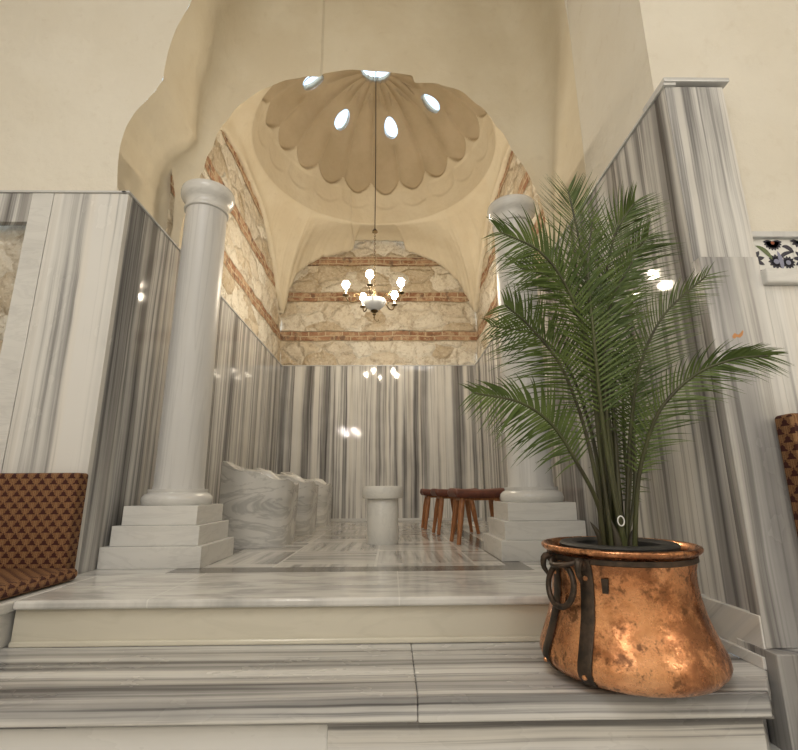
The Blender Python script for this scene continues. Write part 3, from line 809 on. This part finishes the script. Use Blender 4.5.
# ------------------------------------------------------------------ copper cauldron
PX, PY = .836, 1.828
t = thing('copper_cauldron', 'large worn copper cauldron with black iron straps and ring handles on lower step', 'cauldron', (PX, PY, ZTR))
prof = [(.19, .001), (.235, .006), (.274, .022), (.297, .045), (.303, .062), (.299, .085), (.285, .12), (.268, .165), (.254, .21), (.244, .26), (.240, .305), (.241, .345), (.246, .366), (.249, .378), (.2475, .386), (.243, .393)]
inner = [(.237, .392), (.234, .36), (.232, .31), (.234, .26), (.246, .20), (.258, .16), (.272, .11), (.27, .07), (.20, .03)]
MB().lathe(prof, seg=96, cap='low').build('body', M['copper'], t, smooth='all')
MB().lathe(inner[::-1]+[(.245, .3925)], seg=96, cap='low').build('dark_lining', M['iron'], t, smooth='all')  # dark inner face of the pot, in the iron material
rp = [(.245, .394), (.254, .398), (.263, .403), (.269, .409), (.271, .416), (.268, .422), (.262, .424), (.255, .420), (.248, .410), (.240, .398), (.242, .3935)]
mb = MB()
seg = 96; rings = []
for r, z in rp: rings.append([(r*math.cos(2*PI*k/seg), r*math.sin(2*PI*k/seg), z) for k in range(seg)])
rings.append(rings[0]); mb.grid(rings, closed=True)
mb.build('rim', M['copper'], t, smooth='all')
def strap(a, hooked=True):
    w = math.radians(a); mb = MB(); rows = []
    pr = [(r, z) for r, z in prof if z > .02][:-3]+[(.249, .374), (.256, .390)]
    hw = .023
    for r, z in pr:
        r2 = r+.007; da = hw/r
        rows.append([((r+q)*math.cos(w+s_*da), (r+q)*math.sin(w+s_*da), z) for q, s_ in ((-.002, -1), (.005, -1), (.008, -.6), (.008, .6), (.005, 1), (-.002, 1))])
    vs = mb.grid(rows, closed=True); mb.bm.faces.new(vs[0]); mb.bm.faces.new(vs[-1])
    st = mb.build('strap', M['iron'], t, smooth=True)
    d = Vector((math.cos(w), math.sin(w), 0))
    MB().tube(bez([d*.250+Vector((0, 0, .362)), d*.268+Vector((0, 0, .384)), d*.286+Vector((0, 0, .380)), d*.290+Vector((0, 0, .352)), d*.280+Vector((0, 0, .332)), d*.275+Vector((0, 0, .315))], 12), [.013]*5+[.012, .011, .010, .009, .008, .006, .004, .002], 8).build('hook', M['iron'], st, smooth=True)
    for z in (.05, .33):
        rr = .308 if z < .1 else .2495
        b = MB(); b.lathe([(.009, -.003), (.007, .003), (.002, .005)], (0, 0, 0), 10)
        rv = b.build('rivet', M['copper'], st, smooth=True); rv.data.transform(Matrix.Rotation(w, 4, 'Z') @ Matrix.Rotation(PI/2, 4, 'Y')); rv.data.transform(Matrix.Translation(d*rr+Vector((0, 0, z))))
    return st
def ring(a, rad=.064):
    w = math.radians(a); d = Vector((math.cos(w), math.sin(w), 0)); q = Vector((-math.sin(w), math.cos(w), 0))
    c = d*.272+Vector((0, 0, .298)); n = 40
    MB().tube([c+q*math.cos(2*PI*k/n)*rad*1.0+Vector((0, 0, 1))*math.sin(2*PI*k/n)*rad*1.04+d*(-.012*math.sin(2*PI*k/n)) for k in range(n)], .010, 10, closed=True).build('ring_handle', M['iron'], t, smooth=True)
    top = c+Vector((0, 0, rad*1.04))
    MB().tube(bez([top+q*-.055-d*.02+Vector((0, 0, .012)), top+q*-.02+d*.014, top+q*.02+d*.014, top+q*.055-d*.02+Vector((0, 0, .012))], 10), .009, 8).build('staple', M['iron'], t, smooth=True)
# camera-side direction of the pot is about -115 degrees
V = math.degrees(math.atan2(-PY, -PX))
for a in (V-26, V-60, V+154, V+120): strap(a)
ring(V-45); ring(V+135)
MB().lathe([(.2495, .374), (.2535, .377), (.2525, .392), (.247, .3925)], seg=72, cap=None).build('neck_band', M['iron'], t, smooth=True)
# dark patch riveted under the rim
w = math.radians(V-11); mb = MB(); rows = []
for z in (.29, .305, .32, .335):
    r = .2445 if z < .33 else .2455
    hwid = (z-.282)/.05*.018
    rows.append([((r)*math.cos(w+s_), (r)*math.sin(w+s_), z) for s_ in (-.055, -.055+hwid*1.2, .0+hwid*.8+.02)])
mb.grid(rows); mb.build('repair_patch', M['iron'], t, solid=.003)

# ------------------------------------------------------------------ palm in a black nursery pot
t = thing('potted_palm', 'tall green palm in a black nursery pot set inside the copper cauldron', 'plant', (PX, PY, ZTR+.035))
z1 = .385
MB().lathe([(.16, .004), (.17, .01), (.195, z1-.03), (.195, z1-.008), (.202, z1-.006), (.204, z1+.002), (.198, z1+.008), (.165, z1+.010), (.150, z1), (.146, z1-.03), (.14, z1-.04)], seg=64, cap=True).build('nursery_pot', M['black_plastic'], t, smooth=True)
MB().lathe([(.145, z1-.036), (.12, z1-.028), (.06, z1-.018), (.01, z1-.014)], seg=32).build('soil', M['soil'], t, smooth='all')
OX, OY, OZ = PX, PY, ZTR+.035
def proj_ray(px, py):      # viewing direction of a point seen from the eye, used to place plant points in space
    f, pi, ya, ro = 471.0, math.radians(13.684), math.radians(.999), math.radians(.3533)
    u2, v2 = px-399, 375-py
    u = u2*math.cos(ro)+v2*math.sin(ro); v = -u2*math.sin(ro)+v2*math.cos(ro)
    X, Y, Z = u, f*math.cos(pi)-v*math.sin(pi), f*math.sin(pi)+v*math.cos(pi)
    return Vector((X*math.cos(ya)+Y*math.sin(ya), -X*math.sin(ya)+Y*math.cos(ya), Z))
def at(px, py, y):
    r = proj_ray(px, py); r = r*(y/r.y); return Vector((r.x-OX, r.y-OY, r.z-OZ))
rl = random.Random(3)
def frond(pts, start, L, nl, droop=.35, face=(0, -1, .15), w=.0075, side_ratio=(1, 1), taper=.35, sweep=.75, first=None):
    """pts: rachis control points base->tip; start: fraction where leaflets begin"""
    n = 60; R = bez(pts, n)
    stem_r = [.0085*(1-.75*k/n)+.0012 for k in range(n+1)]
    L *= 1.08; fr = MB(); fv = Vector(face).normalized()
    for k in range(nl):
        q = k/(nl-1); t_ = start+(1-start)*q**.92; i = min(int(t_*n), n-1); f = t_*n-i
        p = R[i].lerp(R[i+1], f); tg = (R[min(i+2, n)]-R[max(i-1, 0)]).normalized()
        side = tg.cross(fv).normalized(); nor = side.cross(tg).normalized()
        env = (.55+.45*min(1, q/.18))*(1-(1-taper)*max(0, (q-.35)/.65)**1.5)
        for sgn, rat in ((-1, side_ratio[0]), (1, side_ratio[1])):
            ln = L*env*rat*rl.uniform(.88, 1.08)
            if ln < .01: continue
            sw = sweep*(.75+.75*q)+rl.uniform(-.07, .07)
            d = (side*sgn*math.cos(sw)+tg*math.sin(sw)+nor*rl.uniform(-.02, .30)).normalized()
            wv = d.cross(nor).normalized()
            wv = (wv*math.cos(.5*sgn)+nor*math.sin(.5*sgn)).normalized()
            ww = w*(.8+.4*env); m = 7; A = []; B = []
            dr = droop*ln*rl.uniform(.6, 1.3)
            for j in range(m+1):
                s_ = j/m; c = p+d*ln*s_+Vector((0, 0, -1))*dr*s_*s_+tg*ln*.16*s_*s_
                h = ww*(math.sin(PI*min(1, (s_*.92+.08))**.6))*.5+.0003
                A.append(fr.bm.verts.new(c+wv*h)); B.append(fr.bm.verts.new(c-wv*h))
            for j in range(m): fr.bm.faces.new((A[j], A[j+1], B[j+1], B[j]))
    o = fr.build('frond', M['leaf'], t, smooth='all')
    MB().tube(R, stem_r, 8).build('leaf_stem', M['stem'], o, smooth='all')
    return o
bx = lambda dx, dy: Vector((dx, dy, z1-.03))
Y0 = PY
# centre top frond, long, facing the viewer
frond([bx(-.02, .0), at(606, 450, Y0), at(597, 370, Y0-.02), at(588, 290, Y0-.03), at(576, 225, Y0-.02), at(568, 190, Y0)], .36, .27, 50, .10, sweep=.70, w=.0062)
# upper left arching frond
frond([bx(-.03, -.02), at(600, 450, Y0-.04), at(588, 350, Y0-.10), at(568, 290, Y0-.16), at(540, 252, Y0-.22), at(500, 232, Y0-.28)], .42, .23, 50, .35, sweep=.62, w=.0062)
# second left frond, heavy leaflets drooping to the left
frond([bx(-.01, .03), at(603, 450, Y0+.04), at(594, 370, Y0+.04), at(580, 315, Y0+.02), at(556, 280, Y0-.02), at(520, 268, Y0-.05)], .42, .23, 46, .30, sweep=.62, w=.0062)
# upper right frond
frond([bx(.0, .02), at(610, 450, Y0+.06), at(600, 360, Y0+.04), at(604, 290, Y0+.0), at(615, 235, Y0-.04), at(634, 203, Y0-.08)], .44, .24, 48, .25, sweep=.72, w=.0062)
# right frond a little lower, behind
frond([bx(.02, .04), at(613, 450, Y0+.10), at(602, 380, Y0+.14), at(607, 315, Y0+.12), at(626, 265, Y0+.08), at(648, 236, Y0+.02)], .44, .23, 44, .25, sweep=.60, w=.0062)
# extra central mass
frond([bx(.01, -.03), at(608, 460, Y0-.06), at(600, 400, Y0-.10), at(593, 330, Y0-.13), at(588, 270, Y0-.13), at(592, 222, Y0-.10)], .36, .24, 50, .25, sweep=.66, w=.0062)
frond([bx(.02, -.02), at(612, 470, Y0-.04), at(606, 410, Y0-.06), at(604, 350, Y0-.08), at(612, 300, Y0-.10), at(632, 262, Y0-.14)], .40, .19, 44, .30, sweep=.6, w=.0062)
# middle left frond
frond([bx(-.05, .0), at(598, 490, Y0-.02), at(582, 420, Y0-.04), at(560, 365, Y0-.08), at(530, 327, Y0-.12), at(505, 305, Y0-.16)], .34, .23, 50, .35, sweep=.5, side_ratio=(1.0, 1.0), w=.0062)
# lower-middle-left frond filling
frond([bx(-.04, .03), at(600, 480, Y0+.05), at(588, 420, Y0+.08), at(568, 368, Y0+.10), at(538, 336, Y0+.10), at(492, 326, Y0+.08)], .42, .19, 42, .35, sweep=.5, w=.0062)
# lowest left frond
frond([bx(-.06, -.02), at(598, 505, Y0-.05), at(574, 458, Y0-.12), at(552, 425, Y0-.18), at(521, 403, Y0-.24), at(474, 393, Y0-.30)], .38, .175, 48, .40, sweep=.62, w=.0062)
# right middle frond
frond([bx(.03, .0), at(628, 480, Y0+.0), at(631, 425, Y0-.02), at(640, 366, Y0-.05), at(664, 315, Y0-.08), at(706, 276, Y0-.10)], .34, .19, 50, .22, sweep=.72, w=.0062)
# right low frond reaching over the panel
frond([bx(.05, -.02), at(637, 495, Y0-.04), at(643, 456, Y0-.08), at(660, 410, Y0-.14), at(695, 375, Y0-.20), at(735, 359, Y0-.26), at(768, 356, Y0-.30)], .26, .15, 52, .35, sweep=.80, w=.006)
# small fronds in the middle
frond([bx(.01, .05), at(622, 520, Y0+.10), at(617, 460, Y0+.16), at(613, 400, Y0+.20), at(622, 350, Y0+.20)], .34, .14, 38, .5, sweep=.35, w=.0062)
frond([bx(.03, .05), at(628, 500, Y0+.10), at(624, 440, Y0+.14), at(624, 380, Y0+.14), at(636, 340, Y0+.10)], .28, .15, 38, .35, sweep=.5, w=.0062)
frond([bx(.03, .03), at(634, 500, Y0+.06), at(634, 440, Y0+.10), at(630, 390, Y0+.10), at(615, 355, Y0+.08)], .34, .12, 32, .4, sweep=.5, w=.0062)
# thick cane-like stems and brown sheaths at the foot
for dx, dy, px, py, r in ((-.035, .0, 596, 350, .0105), (-.01, .02, 604, 345, .0125), (.0, -.02, 611, 380, .012), (.015, .0, 598, 330, .011), (.035, .02, 634, 400, .008)):
    P = [bx(dx, dy), bx(dx, dy).lerp(at(px, py, Y0), .5)+Vector((.004, 0, 0)), at(px, py, Y0)]
    MB().tube(bez(P, 12), [r*(1-.04*k) for k in range(13)], 10).build('cane', M['stem'], t, smooth='all')
for dx, dy, lx, hgt in ((-.055, -.01, -.035, .11), (-.04, .02, -.01, .14), (-.01, -.03, -.015, .12), (.015, .0, .0, .13), (.045, -.01, .025, .10), (.03, .03, .01, .12)):
    P = [bx(dx, dy)-Vector((0, 0, .01)), bx(dx, dy)+Vector((lx*.3, 0, hgt*.5)), bx(dx, dy)+Vector((lx*1.2, 0, hgt))]
    MB().tube(bez(P, 8), [.018, .018, .016, .015, .013, .011, .008, .005, .001], 8).build('sheath', M['sheath'], t, smooth='all')
tg = at(621, 521, Y0-.05)
MB().tube([tg+Vector((.012*math.cos(2*PI*k/16), 0, .017*math.sin(2*PI*k/16))) for k in range(16)], .0025, 6, closed=True).build('care_tag', M['tag_white'], t, smooth='all')

# ------------------------------------------------------------------ benches with cushions
structure(MB().box(-4.5, -1.59, 1.35, YL, ZTR+.0005, ZF-.045).build('bench_base_left', M['white'], bevel=.004))
structure(MB().box(-4.5, -1.572, 1.32, YL, ZF-.0445, ZF+.0).build('bench_slab_left', M['white'], bevel=.008))
def cushion(name, x0, x1, y0, y1, z0, z1, label, cat, tilt=0, r=.03):
    o = MB().box(x0, x1, y0, y1, z0, z1).build(name, M['fabric'], bevel=r, segs=5, smooth='all')
    if tilt:
        c = Vector(((x0+x1)/2, y1, z0)); o.data.transform(Matrix.Translation(c) @ Matrix.Rotation(tilt, 4, 'X') @ Matrix.Translation(-c))
    return tag(o, label, cat)
cushion('seat_cushion', -3.3, -1.60, 1.6, 2.62, ZF+.003, ZF+.062, 'maroon and gold patterned seat cushion lying flat on the left marble bench', 'cushion')
cushion('back_cushion', -3.3, -1.695, 2.635, 2.735, ZF+.003, .10, 'upright maroon and gold backrest cushion against the left marble wall', 'cushion', r=.016)
structure(MB().box(1.60, 4.5, 1.1, 1.76, ZH+.001, ZF-.02).build('bench_base_right', M['white'], bevel=.004))
cushion('back_cushion', 1.485, 3.3, 1.71, 1.80, ZF-.018, .27, 'maroon and gold backrest cushion cut off by the right edge, under tile band', 'cushion', r=.016)

# ------------------------------------------------------------------ lift everything so the hall floor is z = 0
for o in bpy.data.objects:
    if o.parent is None: o.location.z += E

# ------------------------------------------------------------------ light
def point(x, y, z, power, r=.05, color=(1, .92, .82)):
    l = bpy.data.lights.new('lamp', 'POINT'); l.energy = power; l.color = color; l.shadow_soft_size = r
    o = bpy.data.objects.new('lamp', l); col.objects.link(o); o.location = (x, y, z+E); return o
def area(x, y, z, power, size, rot, color=(1, .9, .78)):
    l = bpy.data.lights.new('hall_fill', 'AREA'); l.shape = 'DISK'; l.energy = power; l.color = color; l.size = size
    o = bpy.data.objects.new('hall_fill', l); col.objects.link(o); o.location = (x, y, z+E); o.rotation_euler = rot; return o
# two hall chandeliers behind the camera
for cx, cy, cz in ((-1.45, -2.2, 1.95), (3.6, -2.2, 1.86)):
    for k in range(6):
        a = 2*PI*k/6; point(cx+.3*math.cos(a), cy+.3*math.sin(a), cz+(.1 if k % 2 else -.05), 15, .025)
area(-1.2, -1.6, 4.9, 108, 2.6, (0, 0, 0), (1, .985, .97))  # two unseen fill lights added to brighten the hall softly
area(1.2, -3.8, 4.9, 65, 2.0, (0, 0, 0), (1, .985, .97))
w = bpy.data.worlds.new('sky'); scene.world = w; w.use_nodes = True
bg = w.node_tree.nodes['Background']; bg.inputs[0].default_value = (.62, .80, 1.0, 1); bg.inputs[1].default_value = 2.6

# ------------------------------------------------------------------ camera
cam = bpy.data.cameras.new('camera'); co = bpy.data.objects.new('camera', cam); col.objects.link(co)
cam.sensor_fit = 'HORIZONTAL'; cam.sensor_width = 36; cam.lens = 471.0/798*36; cam.clip_start = .05
co.location = (0, 0, E)
yaw, pit, rol = math.radians(.999), math.radians(13.684), math.radians(.3533)
co.rotation_euler = (Matrix.Rotation(-yaw, 3, 'Z') @ Matrix.Rotation(PI/2+pit, 3, 'X') @ Matrix.Rotation(-rol, 3, 'Z')).to_euler()
scene.camera = co
scene.view_settings.view_transform = 'Standard'; scene.view_settings.look = 'None'
scene.view_settings.gamma = 1; scene.view_settings.use_curve_mapping = False
scene.view_settings.exposure = 0.12
try:
    scene.cycles.use_denoising = True; scene.cycles.max_bounces = 8
except Exception: pass
